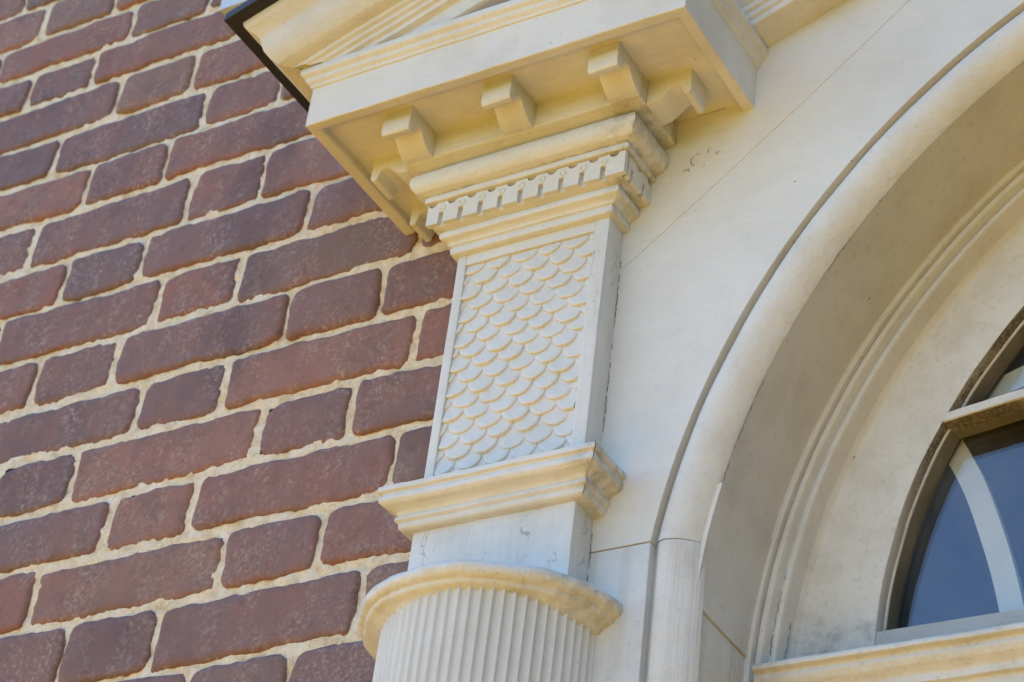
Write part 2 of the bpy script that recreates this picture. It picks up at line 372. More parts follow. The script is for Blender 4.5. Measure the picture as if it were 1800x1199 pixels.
V, F = skin(rows); mk('trunk', V, F, BARK, yew, fix=False)

# ------------------------------------------------------------------ bricks, laid in Flemish bond
BED = [3.5015, 3.4385, 3.3730, 3.3005, 3.2310, 3.1612, 3.0840, 3.0138, 2.9412, 2.8676, 2.7957, 2.7220, 2.6487, 2.5745, 2.4978]
for k in range(4): BED.insert(0, BED[0] + 0.0700)
for k in range(4): BED.append(BED[-1] - 0.0745)
JOINTS = {-1: [-1.8382], 0: [-1.7849, -1.6615], 1: [-1.845, -1.6176, -1.4914], 2: [-1.7717, -1.663], 3: [-1.6047, -1.4845], 4: [-1.6854, -1.4509, -1.3396],
          5: [-1.6113, -1.4918], 6: [-1.6782, -1.44, -1.3323], 7: [-1.6051, -1.4886, -1.2564], 8: [-1.687, -1.4487, -1.3356], 9: [-1.605, -1.4869, -1.2548, -1.1345],
          10: [-1.4368, -1.3207, -1.0807], 11: [-1.6192, -1.506, -1.2598, -1.1461], 12: [-1.439, -1.3269, -1.0831], 13: [-1.5169, -1.2735, -1.1548],
          14: [-1.4546, -1.3373, -1.0954], 15: [-1.2809, -1.1616], -2: [-1.7849, -1.6615], -3: [-1.6047, -1.4845], 16: [-1.4546, -1.3373], 17: [-1.2809, -1.1616], 18: [-1.4546, -1.3373]}
def brick_mesh(w, h, rng):
    nx = max(10, int(w / 0.0072)); nz = 10
    a, b = w / 2, h / 2; seed = Vector((rng.uniform(-50, 50), rng.uniform(-50, 50), rng.uniform(-50, 50)))
    rc = [rng.uniform(0.005, 0.015) for _ in range(4)]; re = rng.uniform(0.0016, 0.0036); lean = rng.uniform(-0.02, 0.02); bulge = rng.uniform(-.0004, .0015)
    rows = []
    def u_of(i, n):  # denser near the edges
        t = i / n * 2 - 1
        return math.copysign(1 - (1 - abs(t)) ** 1.35, t)
    for j in range(nz + 1):
        v = u_of(j, nz); row = []
        for i in range(nx + 1):
            u = u_of(i, nx); x, z = u * a, v * b
            r = rc[(x > 0) * 2 + (z > 0)]
            sx, sz = (abs(x) - (a - r)) / r, (abs(z) - (b - r)) / r
            if sx > 0 and sz > 0:
                k = max(sx, sz) / math.hypot(sx, sz); sx *= k; sz *= k
                x = math.copysign(a - r + sx * r, x); z = math.copysign(b - r + sz * r, z)
                ed = r * (1 - math.hypot(sx, sz))
            else: ed = min(a - abs(x), b - abs(z))
            p = Vector((x, 0, z)); q = p * 26 + seed
            nz_ = noise.noise_vector(q); n2 = noise.noise_vector(p * 90 + seed)
            fall = max(0, 1 - ed / 0.012)
            x += (nz_.x * 0.0036 + n2.x * 0.0022) * fall; z += (nz_.z * 0.0036 + n2.z * 0.0022) * fall + lean * x * 0.6
            y = nz_.y * 0.0015 + n2.y * 0.0010 - bulge * (1 - u * u) * (1 - v * v)
            if ed < re: y += re - math.sqrt(max(re * re - (re - ed) ** 2, 0)) + n2.y * 0.0006
            row.append((x, y, z))
        rows.append(row)
    n = nx + 1
    back = lambda row: [(x, 0.020, z) for x, y, z in row]
    VV, FF = skin(rows)
    # skirt going back into the mortar
    loop = [i for i in range(n)] + [j * n + nx for j in range(1, nz + 1)] + [nz * n + i for i in range(nx - 1, -1, -1)] + [j * n for j in range(nz - 1, 0, -1)]
    o = len(VV)
    for i in loop: VV.append((VV[i][0], 0.020, VV[i][2]))
    L = len(loop)
    for k in range(L): FF.append((loop[k], loop[(k + 1) % L], o + (k + 1) % L, o + k))
    me = bpy.data.meshes.new('brick'); me.from_pydata(VV, [], FF)
    bm = bmesh.new(); bm.from_mesh(me); bmesh.ops.recalc_face_normals(bm, faces=bm.faces); bm.to_mesh(me); bm.free()
    for p in me.polygons: p.use_smooth = True
    me.materials.append(BRICK); return me
rng = random.Random(3); RECTS = []
for r in range(-3, 19):
    k = r + 3
    if k + 1 > len(BED): continue
    ztop = BED[k] ; zbot = BED[k + 1] if k + 1 < len(BED) else BED[k] - 0.0745
    js = sorted(JOINTS.get(r, [-1.6]))
    st = [(j2 - j1) > 0.17 for j1, j2 in zip(js, js[1:])] or [True]
    s = st[0]
    while js[0] > -2.15:
        s = not s; js.insert(0, js[0] - (0.236 if s else 0.117) + rng.uniform(-.003, .003))
    s = st[-1]
    while js[-1] < -0.985:
        s = not s; js.append(min(js[-1] + (0.236 if s else 0.117), -0.97))
    for x0, x1 in zip(js, js[1:]):
        if x1 - x0 < 0.03: continue
        gx = rng.uniform(0.0055, 0.0100); gz = rng.uniform(0.0070, 0.0105)
        h = ztop - zbot - gz
        b = bpy.data.objects.new('brick', brick_mesh(x1 - x0 - gx, h, rng))
        bx_, bz_ = (x0 + x1) / 2, (ztop + zbot) / 2 + rng.uniform(-.0008, .0008)
        register(b, wall, (bx_, rng.uniform(-0.0042, -0.0010), bz_))
        RECTS.append((bx_ - (x1 - x0 - gx) / 2 + 0.0055, bx_ + (x1 - x0 - gx) / 2 - 0.0055, bz_ - h / 2 + 0.0050, bz_ + h / 2 - 0.0050))
        b.rotation_euler = (rng.uniform(-.012, .012), rng.uniform(-.006, .006), rng.uniform(-.008, .008))
DX = 0.0031; NX, NZ = int(1.205 / DX), int(1.52 / DX)
inside = bytearray(NX * NZ)
for a, b, c, d in RECTS:
    for j in range(max(0, int(math.ceil((c - 2.25) / DX))), min(NZ, int((d - 2.25) / DX) + 1)):
        for i in range(max(0, int(math.ceil((a + 2.17) / DX))), min(NX, int((b + 2.17) / DX) + 1)): inside[j * NX + i] = 1
V, F, idx = [], [], {}
for j in range(NZ):
    for i in range(NX):
        if inside[j * NX + i]: continue
        x, z = -2.17 + i * DX, 2.25 + j * DX; p = Vector((x, 0, z)); idx[j * NX + i] = len(V)
        big = noise.noise(p * 21)
        V.append((x, 0.0006 + big * 0.0024 + noise.noise(p * 95) * 0.0019 + noise.noise(p * 240) * 0.0011, z))
for j in range(NZ - 1):
    for i in range(NX - 1):
        k = j * NX + i
        q = [idx.get(k), idx.get(k + 1), idx.get(k + NX + 1), idx.get(k + NX)]
        if None not in q: F.append(tuple(q))
mk('mortar', V, F, MORTAR, wall, angle=80, fix=False)

# ------------------------------------------------------------------ painted arch surround
arch = thing('arched_door_surround', 'cream painted wooden arch surround with rounded edge moulding', 'door surround', (CX, 0, 0))
def mirror(V): return [(2 * CX - x, y, z) for x, y, z in V]
def half_pair(name, V, F, mat, **kw):
    bevelled(name, V, F, mat, arch, **kw)
    bevelled(name, mirror(V), [tuple(reversed(f)) for f in F], mat, arch, **kw)
RG = 0.6955
t0 = math.asin((ZS + 0.0004 - CZ) / RG)
arcp = [(CX - RG * math.cos(t0 + (math.pi / 2 - t0) * i / 70), CZ + RG * math.sin(t0 + (math.pi / 2 - t0) * i / 70)) for i in range(71)]
JS = 0.845; jz = lambda x: 2.8174 + JS * (x + 0.8245) - 0.10 * (x + 0.8245) * (x + 0.5437) * -1.6
XL0 = -0.985
jl = [(CX - 0.0003, jz(CX))] + [(x, jz(x)) for x in [CX - (CX - XL0) * i / 14 for i in range(1, 15)]]
outA = arcp[:-1] + [(CX - 0.0003, CZ + RG)] + jl + [(XL0, ZS + 0.0004)]
V, F = extrude(outA, 'y', YB, -0.012); half_pair('arch_board', V, F, P_BOARD, bev=0.0004, seg=1)
outB = [(x, z + 0.0003) for x, z in reversed(jl)] + [(CX - 0.0003, 3.52), (XL0, 3.52)]
V, F = extrude(outB, 'y', YB - 0.0002, -0.012); half_pair('spandrel_board', V, F, P_BOARD, bev=0.0004, seg=1)
xj = CX - math.sqrt(RG ** 2 - (ZS - CZ) ** 2)
V, F = box(XL0, xj, YB + 0.0006, -0.012, 0.0, ZS - 0.0004); half_pair('jamb_board', V, F, P_POST, bev=0.0012, seg=2)
V, F = box(-0.99, 0.82, -0.011, 0.0215, 3.05, 3.5)
def arc_sweep(name, prof, mat, z_cut, a_end=None, n=110, wob=0.0003, lower=None, parent=None, sq=0.009):
    """(r, y) profile swept round the arch from height z_cut on the left to the right; lower: straight foot down to that height"""
    rows = []
    for r, y in prof:
        t = math.asin(max(-1, min(1, (z_cut - CZ) / r))); row = []
        for i in range(n + 1):
            a = t + (math.pi - 2 * t) * i / n
            row.append((CX - r * math.cos(a), y, CZ + r * math.sin(a)))
        if lower is not None:
            x0 = row[0][0]; x1 = row[-1][0]
            seg = [z_cut + (lower - z_cut) * k / 8 for k in range(8, 0, -1)]
            row = [(x0, y, z) for z in seg] + row + [(x1, y, z) for z in reversed(seg)]
        if sq and r < 0.575:
            row = [(x + math.copysign(sq * max(0.0, 1 - (z - 2.43) / 0.20) ** 1.3, CX - x), yy, z) for x, yy, z in row]
        rows.append(row)
    V, F = skin(rows); return mk(name, V, F, mat, parent or arch, wob=wob, wf=22)
# roll moulding round the edge, with the groove that parts it from the board
def roll(dr=0.0, dy=0.0):
    return [(0.6968, -0.0397), (0.6962, -0.0385), (0.6958, -0.0280), (0.6925, -0.0276), (0.6918 - dr, -0.0335 + dy), (0.6905 - dr, -0.0362 + dy), (0.6875 - dr, -0.0384 + dy), (0.6830, -0.0394 + dy), (0.6780, -0.0390 + dy),
            (0.6725, -0.0372 + dy), (0.6675, -0.0342 + dy), (0.6630, -0.0304 + dy), (0.6590, -0.0260), (0.6562, -0.0218), (0.6545, -0.0180)]
arc_sweep('arch_roll_moulding', roll(), P_TRIM, ZS + 0.0003, wob=0.0005)
for sgn in (-1, 1):
    rows = []
    for r, y in roll(0.0004, 0.0005):
        x = CX + sgn * math.sqrt(r * r - (ZS - CZ) ** 2)
        rows.append([(x, y, ZS - 0.0003 + (0 - ZS) * k / 60) for k in range(61)])
    V, F = skin(rows); mk('jamb_roll_moulding', V, F, P_POST, arch, wob=0.0004)
RI = 0.6545
# curved soffit of the reveal and the two lining boards under it
ZJ1, ZJ2 = 2.570, 2.4585
arc_sweep('reveal_soffit', [(RI, -0.022)] + [(RI, -0.022 + 0.116 * k / 10) for k in range(1, 11)], P_REV, ZJ1 + 0.0006, wob=0.0003)
for sgn in (-1, 1):
    s = CX
    def lining(z1, z0, off, mat, nm):
        rows = []
        for y, extra in [(-0.0215, 0.010), (-0.0238, 0.002), (-0.024, 0.0)] + [(-0.024 + 0.118 * k / 8, 0.0) for k in range(1, 9)]:
            row = []
            for k in range(31):
                z = z1 + (z0 - z1) * k / 30
                dx = math.sqrt(max(RI ** 2 - max(z - CZ, 0) ** 2, 0)) - off + extra
                row.append((CX + sgn * dx, y, z))
            # folded ends
            row = [(row[0][0] + sgn * 0.008, y, z1 + 0.0002)] + row + [(row[-1][0] + sgn * 0.008, y, z0 - 0.0002)]
            rows.append(row)
        V, F = skin(rows); mk(nm, V, F, mat, arch, wob=0.0002)
    lining(ZJ1 - 0.0006, ZJ2 + 0.0006, 0.0022, P_REV, 'reveal_board')
    lining(ZJ2 - 0.0006, 0.0, 0.0004, P_POST, 'reveal_board')

# ------------------------------------------------------------------ fanlight
fan = thing('fanlight_window', 'arched fanlight with dirty rim and curved glazing bars reflecting blue sky', 'window', (CX, 0.1, 2.43))
arc_sweep('frame_moulding', rnd([(0.6560, 0.094), (0.6560, 0.0765), (0.6490, 0.0765), (0.6482, 0.0850), (0.6455, 0.0855), (0.6448, 0.0775), (0.6400, 0.0775), (0.6388, 0.0805), (0.6372, 0.0865), (0.6325, 0.0872), (0.6318, 0.0800), (0.6280, 0.0800), (0.6268, 0.0830), (0.6265, 0.1015), (0.6235, 0.1060)], 0.0004), P_TRIM, CZ + 0.03, lower=2.43, parent=fan, wob=0.0003)
arc_sweep('frame_face', [(0.6240, 0.1052), (0.6225, 0.1068), (0.6100, 0.1070), (0.5900, 0.1070), (0.5700, 0.1068), (0.5600, 0.1070), (0.5585, 0.1078)], P_DIRTY, CZ + 0.03, lower=2.43, parent=fan, wob=0.0005)
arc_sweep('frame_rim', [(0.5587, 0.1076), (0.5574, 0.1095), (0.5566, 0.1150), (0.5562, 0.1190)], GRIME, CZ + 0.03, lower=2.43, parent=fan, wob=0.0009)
arc_sweep('putty_bead', [(0.5568, 0.1178), (0.5550, 0.1180), (0.5544, 0.1194)], P_DIRTY, CZ + 0.03, lower=2.43, parent=fan, wob=0.0005)
arc_sweep('rebate', [(0.5546, 0.1192), (0.5540, 0.1205), (0.5536, 0.1378)], REBATE_SHADE, CZ + 0.03, lower=2.43, parent=fan, wob=0.0002)
arc_sweep('light_block_ring', [(0.5540, 0.1416), (0.60, 0.146), (0.75, 0.152)], REBATE_SHADE, CZ + 0.03, lower=2.43, parent=fan, wob=0.0)  # hidden ring added behind the glass to block stray light
pts = [(CX - 0.562 * math.cos(math.pi * i / 80), CZ + 0.562 * math.sin(math.pi * i / 80)) for i in range(81)]
pts = [(CX - 0.562, 2.43)] + [p for p in pts if p[1] > 2.43] + [(CX + 0.562, 2.43)]
V, F = extrude(pts, 'y', 0.1380, 0.1410)
bevelled('glass_pane', V, F, GLASS, fan, bev=0)
def bar_sweep(name, line, prof, mat, parent=fan, wob=0.0004):
    """closed (s, y) section swept along a curve in the plane of the window"""
    rows = []; n = len(line)
    P = [Vector((a, b)) for a, b in line]
    for s, y in prof + [prof[0]]:
        row = []
        for i in range(n):
            d = (P[min(i + 1, n - 1)] - P[max(i - 1, 0)]).normalized(); nn = Vector((-d.y, d.x))
            q = P[i] + nn * s; row.append((q.x, y, q.y))
        rows.append(row)
    V, F = skin(rows); return mk(name, V, F, mat, parent, wob=wob)
def spline(ps, n=40):
    out = []
    for i in range(n + 1):
        t = i / n * (len(ps) - 1); k = min(int(t), len(ps) - 2); f = t - k
        p = [Vector(ps[max(k - 1, 0)]), Vector(ps[k]), Vector(ps[k + 1]), Vector(ps[min(k + 2, len(ps) - 1)])]
        q = 0.5 * ((2 * p[1]) + (p[2] - p[0]) * f + (2 * p[0] - 5 * p[1] + 4 * p[2] - p[3]) * f * f + (3 * p[1] - p[0] - 3 * p[2] + p[3]) * f ** 3)
        out.append((q.x, q.y))
    return out
mline = spline([(-0.5725, 2.6826), (-0.540, 2.6865), (-0.500, 2.6915), (-0.44, 2.694), (-0.36, 2.686), (-0.28, 2.664), (-0.20, 2.63)])
for sgn in (0, 1):
    mir = (lambda L: L) if sgn == 0 else (lambda L: [(2 * CX - a, b) for a, b in reversed(L)])
    bar_sweep('muntin', mir(mline), [(0.0075, 0.1135), (0.0045, 0.1085), (0.0040, 0.1060), (-0.0040, 0.1060), (-0.0046, 0.1078), (0.0030, 0.1230), (0.0075, 0.1230)], P_DIRTY)
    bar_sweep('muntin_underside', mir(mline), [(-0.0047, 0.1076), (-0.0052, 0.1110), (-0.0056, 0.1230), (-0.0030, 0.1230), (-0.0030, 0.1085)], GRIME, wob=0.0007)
    bar_sweep('muntin_back', mir(mline), [(-0.0050, 0.1232), (-0.0044, 0.1376), (0.0040, 0.1376), (0.0040, 0.1232)], REBATE_SHADE, wob=0.0002)
    tr1 = spline([(-0.598, 2.724), (-0.5785, 2.6800), (-0.5560, 2.6270), (-0.5380, 2.5640), (-0.5275, 2.5150), (-0.5210, 2.4700), (-0.518, 2.43)])
    tr2 = spline([(-0.598, 2.698), (-0.5600, 2.7160), (-0.5085, 2.7340), (-0.44, 2.752), (-0.36, 2.758), (-0.28, 2.745), (-0.20, 2.715)])
    for L in (tr1, tr2):
        bar_sweep('tracery_bar', mir([(a - 0.002, b + 0.004) for a, b in L]), [(-0.0105, 0.1450), (0.0105, 0.1450), (0.0108, 0.1550), (-0.0108, 0.1550)], WHITE, wob=0.0002)
# transom under the fanlight
V, F = box(CX - 0.5575, CX + 0.5575, 0.1085, 0.1375, 2.42, 2.4820); bevelled('bottom_rail', V, F, RAIL, fan, bev=0.0012)
tp = [(0.0615, 2.4420), (0.0600, 2.4400), (0.0600, 2.4362), (0.0650, 2.4352), (0.0668, 2.4338), (0.0655, 2.4290), (0.0690, 2.4240), (0.0745, 2.4205), (0.0765, 2.4180), (0.0765, 2.4115), (0.0810, 2.4105), (0.0822, 2.4085), (0.0822, 2.4000), (0.0850, 2.3990), (0.0850, 2.30)]
tp = rnd(tp, 0.0008); tt = [(0.110, 2.4430)] + tp
rows = [[(CX - 0.637 + 1.274 * k / 80, y, z) for k in range(81)] for y, z in tt]
V, F = skin(rows)
o = len(V); n = len(tt)
for xx in (CX - 0.637, CX + 0.637):
    o = len(V); V = V + [(xx, y, z) for y, z in tt] + [(xx, 0.112, 2.30)]; F.append(tuple(range(o, o + n + 1)))
mk('transom_moulding', V, F, P_RING, fan, wob=0.0006, wf=30, angle=30)
door = thing('door_front', 'cream painted door front closing the opening below the transom', 'door', (CX, 0.1, 0))
V, F = box(CX - 0.652, CX + 0.652, 0.090, 0.13, 0.0, 2.32); bevelled('door_slab', V, F, P_TRIM, door)
for px in (-0.33, 0.33):
    for z0, z1 in ((0.25, 0.95), (1.1, 2.15)):
        V, F = box(CX + px - 0.24, CX + px + 0.24, 0.082, 0.0897, z0, z1); bevelled('door_panel', V, F, P_TRIM, door, bev=0.006)

# ------------------------------------------------------------------ pilaster block with the carved scales
YF, HW = -0.0680, 0.0826
pil = thing('scaled_pilaster', 'white pilaster block carved with fish scales above the fluted column', 'pilaster', (XC, -0.05, 2.47))
XL, XR = XC - HW, XC + HW
V, F = box(XL + 0.0002, XR - 0.0002, YF + 0.0044, -0.008, 2.575, 2.868); bevelled('panel_ground', V, F, P_SCALE, pil, bev=0.0003)
for x0, x1 in ((XL, XL + 0.0098), (XR - 0.0150, XR)):
    V, F = box(x0, x1, YF, -0.010, 2.575, 2.8655); bevelled('stile', V, F, P_NECK, pil, bev=0.0010, cuts=3, wob=0.0009)
V, F = box(XL + 0.0098, XR - 0.0150, YF + 0.0002, YF + 0.010, 2.8465, 2.8655); bevelled('top_rail', V, F, P_SCALE, pil, bev=0.0010, cuts=2, wob=0.0006)
PW, PH = 0.0283, 0.01415
def scale_mesh(rg):
    R = 0.0148 * rg.uniform(0.93, 1.03); sx = rg.uniform(0.94, 1.04); VV = []; FF = []
    out = []
    for i in range(15):
        a = math.pi + math.pi * i / 14; out.append((R * math.cos(a) * sx * 1.0, R * math.sin(a) * rg.uniform(0.94, 1.04)))
    out += [(R * sx, 0.006), (R * 0.8, 0.013), (0, 0.0155), (-R * 0.8, 0.013), (-R * sx, 0.006)]
    def yy(x, z, k):
        t = (z + R) / (R + 0.0155)            # 0 at the free rim, 1 at the tucked-in top
        return -0.0036 * (1 - t) ** 0.9 - 0.0002 * (1 - (x / R) ** 2) + 0.0012 * math.sin(t * 3.1)
    n = len(out)
    rings = [(1.0, 0.0030), (1.0, 0.0), (0.975, -1), (0.72, -1), (0.4, -1)]
    for s, d in rings:
        for x, z in out:
            x2, z2 = x * s, (z - 0.001) * s + 0.001
            y = yy(x2, z2, s)
            if d == 0.0030: y = 0.0035
            elif d == 0.0: y += 0.0004
            VV.append((x2, y, z2))
    VV.append((0, yy(0, 0.001, 0), 0.001))
    for q in range(len(rings) - 1):
        for i in range(n):
            j = (i + 1) % n; FF.append((q * n + i, q * n + j, (q + 1) * n + j, (q + 1) * n + i))
    c = len(VV) - 1; q = len(rings) - 1
    for i in range(n): FF.append((q * n + i, q * n + (i + 1) % n, c))
    me = bpy.data.meshes.new('scale'); me.from_pydata(VV, [], FF)
    bm = bmesh.new(); bm.from_mesh(me); bmesh.ops.recalc_face_normals(bm, faces=bm.faces); bm.to_mesh(me); bm.free()
    for p in me.polygons: p.use_smooth = True
    me.set_sharp_from_angle(angle=math.radians(55)); me.materials.append(P_SCALE); return me
rg = random.Random(11); SM = [scale_mesh(rg) for _ in range(10)]
xa, xb = XL + 0.0098, XR - 0.0150
for j in range(20):
    z = 2.8480 - j * PH
    for i in range(-1, 7):
        x = xa + 0.0065 + (i + (0.5 if j % 2 else 0.0)) * PW
        if x < xa - 0.0085 or x > xb + 0.0085 or z < 2.575: continue
        me = rg.choice(SM)
        if x - 0.0155 < xa or x + 0.0155 > xb:
            me = me.copy(); bm = bmesh.new(); bm.from_mesh(me)
            for px, nrm in ((xa - x + 0.0001, (-1, 0, 0)), (xb - x - 0.0001, (1, 0, 0))):
                bmesh.ops.bisect_plane(bm, geom=bm.verts[:] + bm.edges[:] + bm.faces[:], plane_co=(px, 0, 0), plane_no=nrm, clear_outer=True)
            bm.to_mesh(me); bm.free()
        s = bpy.data.objects.new('scale', me); register(s, pil, (x + rg.uniform(-.0008, .0008), YF + 0.0042 + rg.uniform(-.0005, .0005), z + rg.uniform(-.0008, .0008)))
        s.rotation_euler = (rg.uniform(-.04, .04), rg.uniform(-.05, .05), rg.uniform(-.04, .04))
def wrap(prof, xl, xr, yf, ybl, ybr, e=0.0007, nf=44, ns=7):
    """moulding profile (overhang, z) wrapped round the front and both returns"""
    rows = []
    for o, z in prof:
        a, b, y = xl - o, xr + o, yf - o; row = []
        for k in range(ns): row.append((a, ybl + (y + e - ybl) * k / (ns - 1), z))
        for k in range(nf + 1): row.append((a + e + (b - a - 2 * e) * k / nf, y, z))
        for k in range(ns): row.append((b, y + e + (ybr - y - e) * k / (ns - 1), z))
        rows.append(row)
    return skin(rows)
neck = [(-0.004, 2.5905), (0.020, 2.5890), (0.0275, 2.5868), (0.0275, 2.5815), (0.0245, 2.5800), (0.0243, 2.5782), (0.0260, 2.5770), (0.0258, 2.5720),
        (0.0225, 2.5690), (0.0175, 2.5672), (0.0140, 2.5645), (0.0120, 2.5618), (0.0140, 2.5605), (0.0145, 2.5570), (0.0120, 2.5552), (0.0112, 2.5545), (0.0118, 2.5535), (0.0108, 2.5495), (0.0080, 2.5478), (0.0020, 2.5470), (-0.002, 2.5470)]
V, F = wrap(rnd(neck, 0.0007), XL, XR, YF, -0.002, YB + 0.004); mk('neck_moulding', V, F, P_TRIMS, pil, wob=0.0007, wf=26, angle=30)
V, F = box(XL + 0.0005, XR - 0.0005, YF - 0.0035, -0.012, 2.440, 2.5760); bevelled('neck_block', V, F, P_NECK, pil, bev=0.0016, cuts=3, wob=0.0008)

# ------------------------------------------------------------------ fluted column
colm = thing('fluted_column', 'white fluted half column with rounded necking ring against the door surround', 'column', (XC, YB, 0.0))
NFL = 64
def shaft_r(a, R):
    t = (a / (2 * math.pi) * NFL) % 1.0 - 0.5
    return R - 0.0024 + 0.0030 * math.exp(-(t / 0.19) ** 2)
rows = []
for k in range(41):
    z = 2.446 + (0.28 - 2.446) * k / 40; R = 0.0955 + 0.013 * (k / 40) ** 1.3; row = []
    for i in range(NFL * 14 * 200 // 360 + 1):
        a = math.radians(170) + i / (NFL * 14) * 2 * math.pi; r = shaft_r(a + 0.02, R)
        row.append((XC + r * math.cos(a), YB - 0.003 + r * math.sin(a), z))
    rows.append(row)
V, F = skin(rows); mk('shaft', V, F, P_COL, colm, wob=0.0006, wf=40, angle=80)
ringp = [(0.090, 2.4300), (0.0985, 2.4310), (0.1035, 2.4335), (0.1075, 2.4375), (0.1110, 2.4400), (0.1140, 2.4412), (0.1160, 2.4430), (0.1166, 2.4455), (0.1195, 2.4465), (0.1225, 2.4490), (0.1240, 2.4530), (0.1232, 2.4570), (0.1200, 2.4600), (0.1100, 2.4618), (0.06, 2.4625)]
rows = []
for r, z in rnd(ringp, 0.0012):
    row = []
    for i in range(91):
        a = math.radians(165 + 210 * i / 90); row.append((XC - 0.004 + r * math.cos(a), -0.028 + r * math.sin(a), z))
    rows.append(row)
V, F = skin(rows); mk('necking_ring', V, F, P_RING, colm, wob=0.0020, wf=38, angle=40)
basep = [(0.106, 0.32), (0.128, 0.31), (0.132, 0.29), (0.128, 0.27), (0.120, 0.262), (0.120, 0.25), (0.140, 0.24), (0.146, 0.22), (0.140, 0.20), (0.05, 0.20)]
rows = [[(XC + r * math.cos(math.radians(165 + 210 * i / 60)), YB + r * math.sin(math.radians(165 + 210 * i / 60)), z) for i in range(61)] for r, z in basep]
V, F = skin(rows); mk('column_base', V, F, P_TRIM, colm)
V, F = box(XC - 0.15, XC + 0.15, -0.20, -0.041, 0.0, 0.1995); bevelled('plinth', V, F, P_TRIM, colm, bev=0.003)

# ------------------------------------------------------------------ entablature block with brackets, pediment corner on top
ent = thing('entablature_block', 'cream projecting cornice block with small scroll brackets above the pilaster', 'cornice', (XC, -0.1, 2.86))
low = [(-0.003, 2.8575), (0.0030, 2.8580), (0.0062, 2.8592), (0.0066, 2.8650), (0.0052, 2.8660), (0.0056, 2.8672), (0.0078, 2.8680), (0.0088, 2.8705), (0.0118, 2.8728), (0.0150, 2.8738), (0.0158, 2.8755), (0.0158, 2.8800), (0.0135, 2.8812), (0.0130, 2.8835), (0.0212, 2.8842), (0.0212, 2.9105), (0.0250, 2.9110)]
V, F = wrap(rnd(low, 0.0006), XL, XR, YF, -0.002, YB + 0.004); mk('lower_moulding', V, F, P_TRIMS, ent, wob=0.0006, wf=30, angle=30)
up = [(0.0180, 2.9110), (0.0285, 2.9112), (0.0295, 2.9120), (0.0295, 2.9172), (0.0270, 2.9182), (0.0300, 2.9190)]
for i in range(11):
    a = math.radians(-62 + i * 150 / 10); up.append((0.0300 + 0.0125 * math.cos(a), 2.9330 + 0.0140 * math.sin(a)))
up += [(0.0290, 2.9485), (0.0300, 2.9500), (0.0455, 2.9508), (0.0482, 2.9516), (0.0482, 2.9560), (0.0482, 2.9830)]
V, F = wrap(rnd(up, 0.0005), XL, XR, YF, -0.002, YB + 0.004); mk('torus_and_band', V, F, P_TRIMS, ent, wob=0.0006, wf=26, angle=30)
# fretted band: notched below, scalloped above, a small roundel over every notch
FO = 0.0262; fx0, fx1 = XL - FO, XR + FO; fz0, fz1 = 2.8850, 2.9106; PITCH = 0.02225
def fret_outline(a0, a1, c0, pitch):
    bot, top = [(a0, fz0)], [(a0, fz1 - 0.0002)]
    k = 0; c = c0
    while c < a1 - 0.004:
        if c > a0 + 0.004:
            w = 0.0028; hgt = fz0 + 0.0135
            bot += [(c - w, fz0), (c - w * 0.92, hgt), (c + w * 0.92, hgt), (c + w, fz0)]
        c += pitch
    c = c0 - pitch / 2
    while c < a1 + pitch:
        if a0 + 0.0052 < c < a1 - 0.0052:
            for i in range(7):
                ang = math.pi + math.pi * i / 6; top.append((c + 0.0050 * math.cos(ang), fz1 - 0.0002 + 0.0044 * math.sin(ang)))
        c += pitch
    bot.append((a1, fz0)); top.append((a1, fz1 - 0.0002))
    return bot + list(reversed(top))
o2 = fret_outline(fx0, fx1, fx0 + 0.0165, PITCH)
V, F = extrude(o2, 'y', YF - FO, YF - 0.0207); fr = bevelled('fret_band', V, F, P_SCALE, ent, bev=0.0003, seg=1, wob=0.0003)
o3 = fret_outline(YF - FO + 0.0088, YB + 0.003, YF - FO + 0.0165, PITCH)
V, F = extrude(o3, 'x', XR + 0.0207, XR + FO - 0.0004); fr2 = bevelled('fret_band', V, F, P_SCALE, ent, bev=0.0003, seg=1, wob=0.0003)
def ring_mesh():
    rows = []
    for k in range(9):
        a = 2 * math.pi * k / 8; rows.append([((0.0031 + 0.0009 * math.cos(a)) * math.cos(b), 0.0011 * math.sin(a), (0.0031 + 0.0009 * math.cos(a)) * math.sin(b)) for b in [2 * math.pi * i / 14 for i in range(15)]])
    V, F = skin(rows); me = bpy.data.meshes.new('roundel'); me.from_pydata(V, [], F)
    for p in me.polygons: p.use_smooth = True
    me.materials.append(P_SCALE); return me
RM = ring_mesh(); c = fx0 + 0.0165
while c < fx1 - 0.004:
    r = bpy.data.objects.new('roundel', RM); register(r, fr, (c + 0.0006, YF - FO + 0.0002, fz0 + 0.0178)); c += PITCH
# scroll brackets
MP = [(0.0, 2.9815), (0.0465, 2.9815), (0.0465, 2.9555), (0.0445, 2.9522), (0.0385, 2.9528), (0.0372, 2.9575), (0.0345, 2.9640), (0.0300, 2.9662), (0.0255, 2.9650), (0.0215, 2.9610), (0.0165, 2.9560), (0.0100, 2.9525), (0.0, 2.9512)]
YBAND = YF - 0.0482
def bracket(d, pos, half=0.0158):
    if d == 'front':
        V, F = extrude([(YBAND - a + 0.0004, z) for a, z in MP], 'x', pos - half, pos + half)
    elif d == 'right':
        V, F = extrude([(XR + 0.0482 + a - 0.0004, z) for a, z in MP], 'y', pos - half, pos + half)
    else:
        V, F = extrude([(XL - 0.0482 - a + 0.0004, z) for a, z in MP], 'y', pos - half, pos + half)
    o = bevelled('bracket', V, F, P_SOFFIT, ent, bev=0.0010, seg=2, wob=0.0012, angle=38, cuts=1)
    return o
for x in (-1.0241, -0.9110, -0.7964): bracket('front', x)
bracket('right', -0.0870); bracket('left', -0.0920); bracket('left', -0.0180)
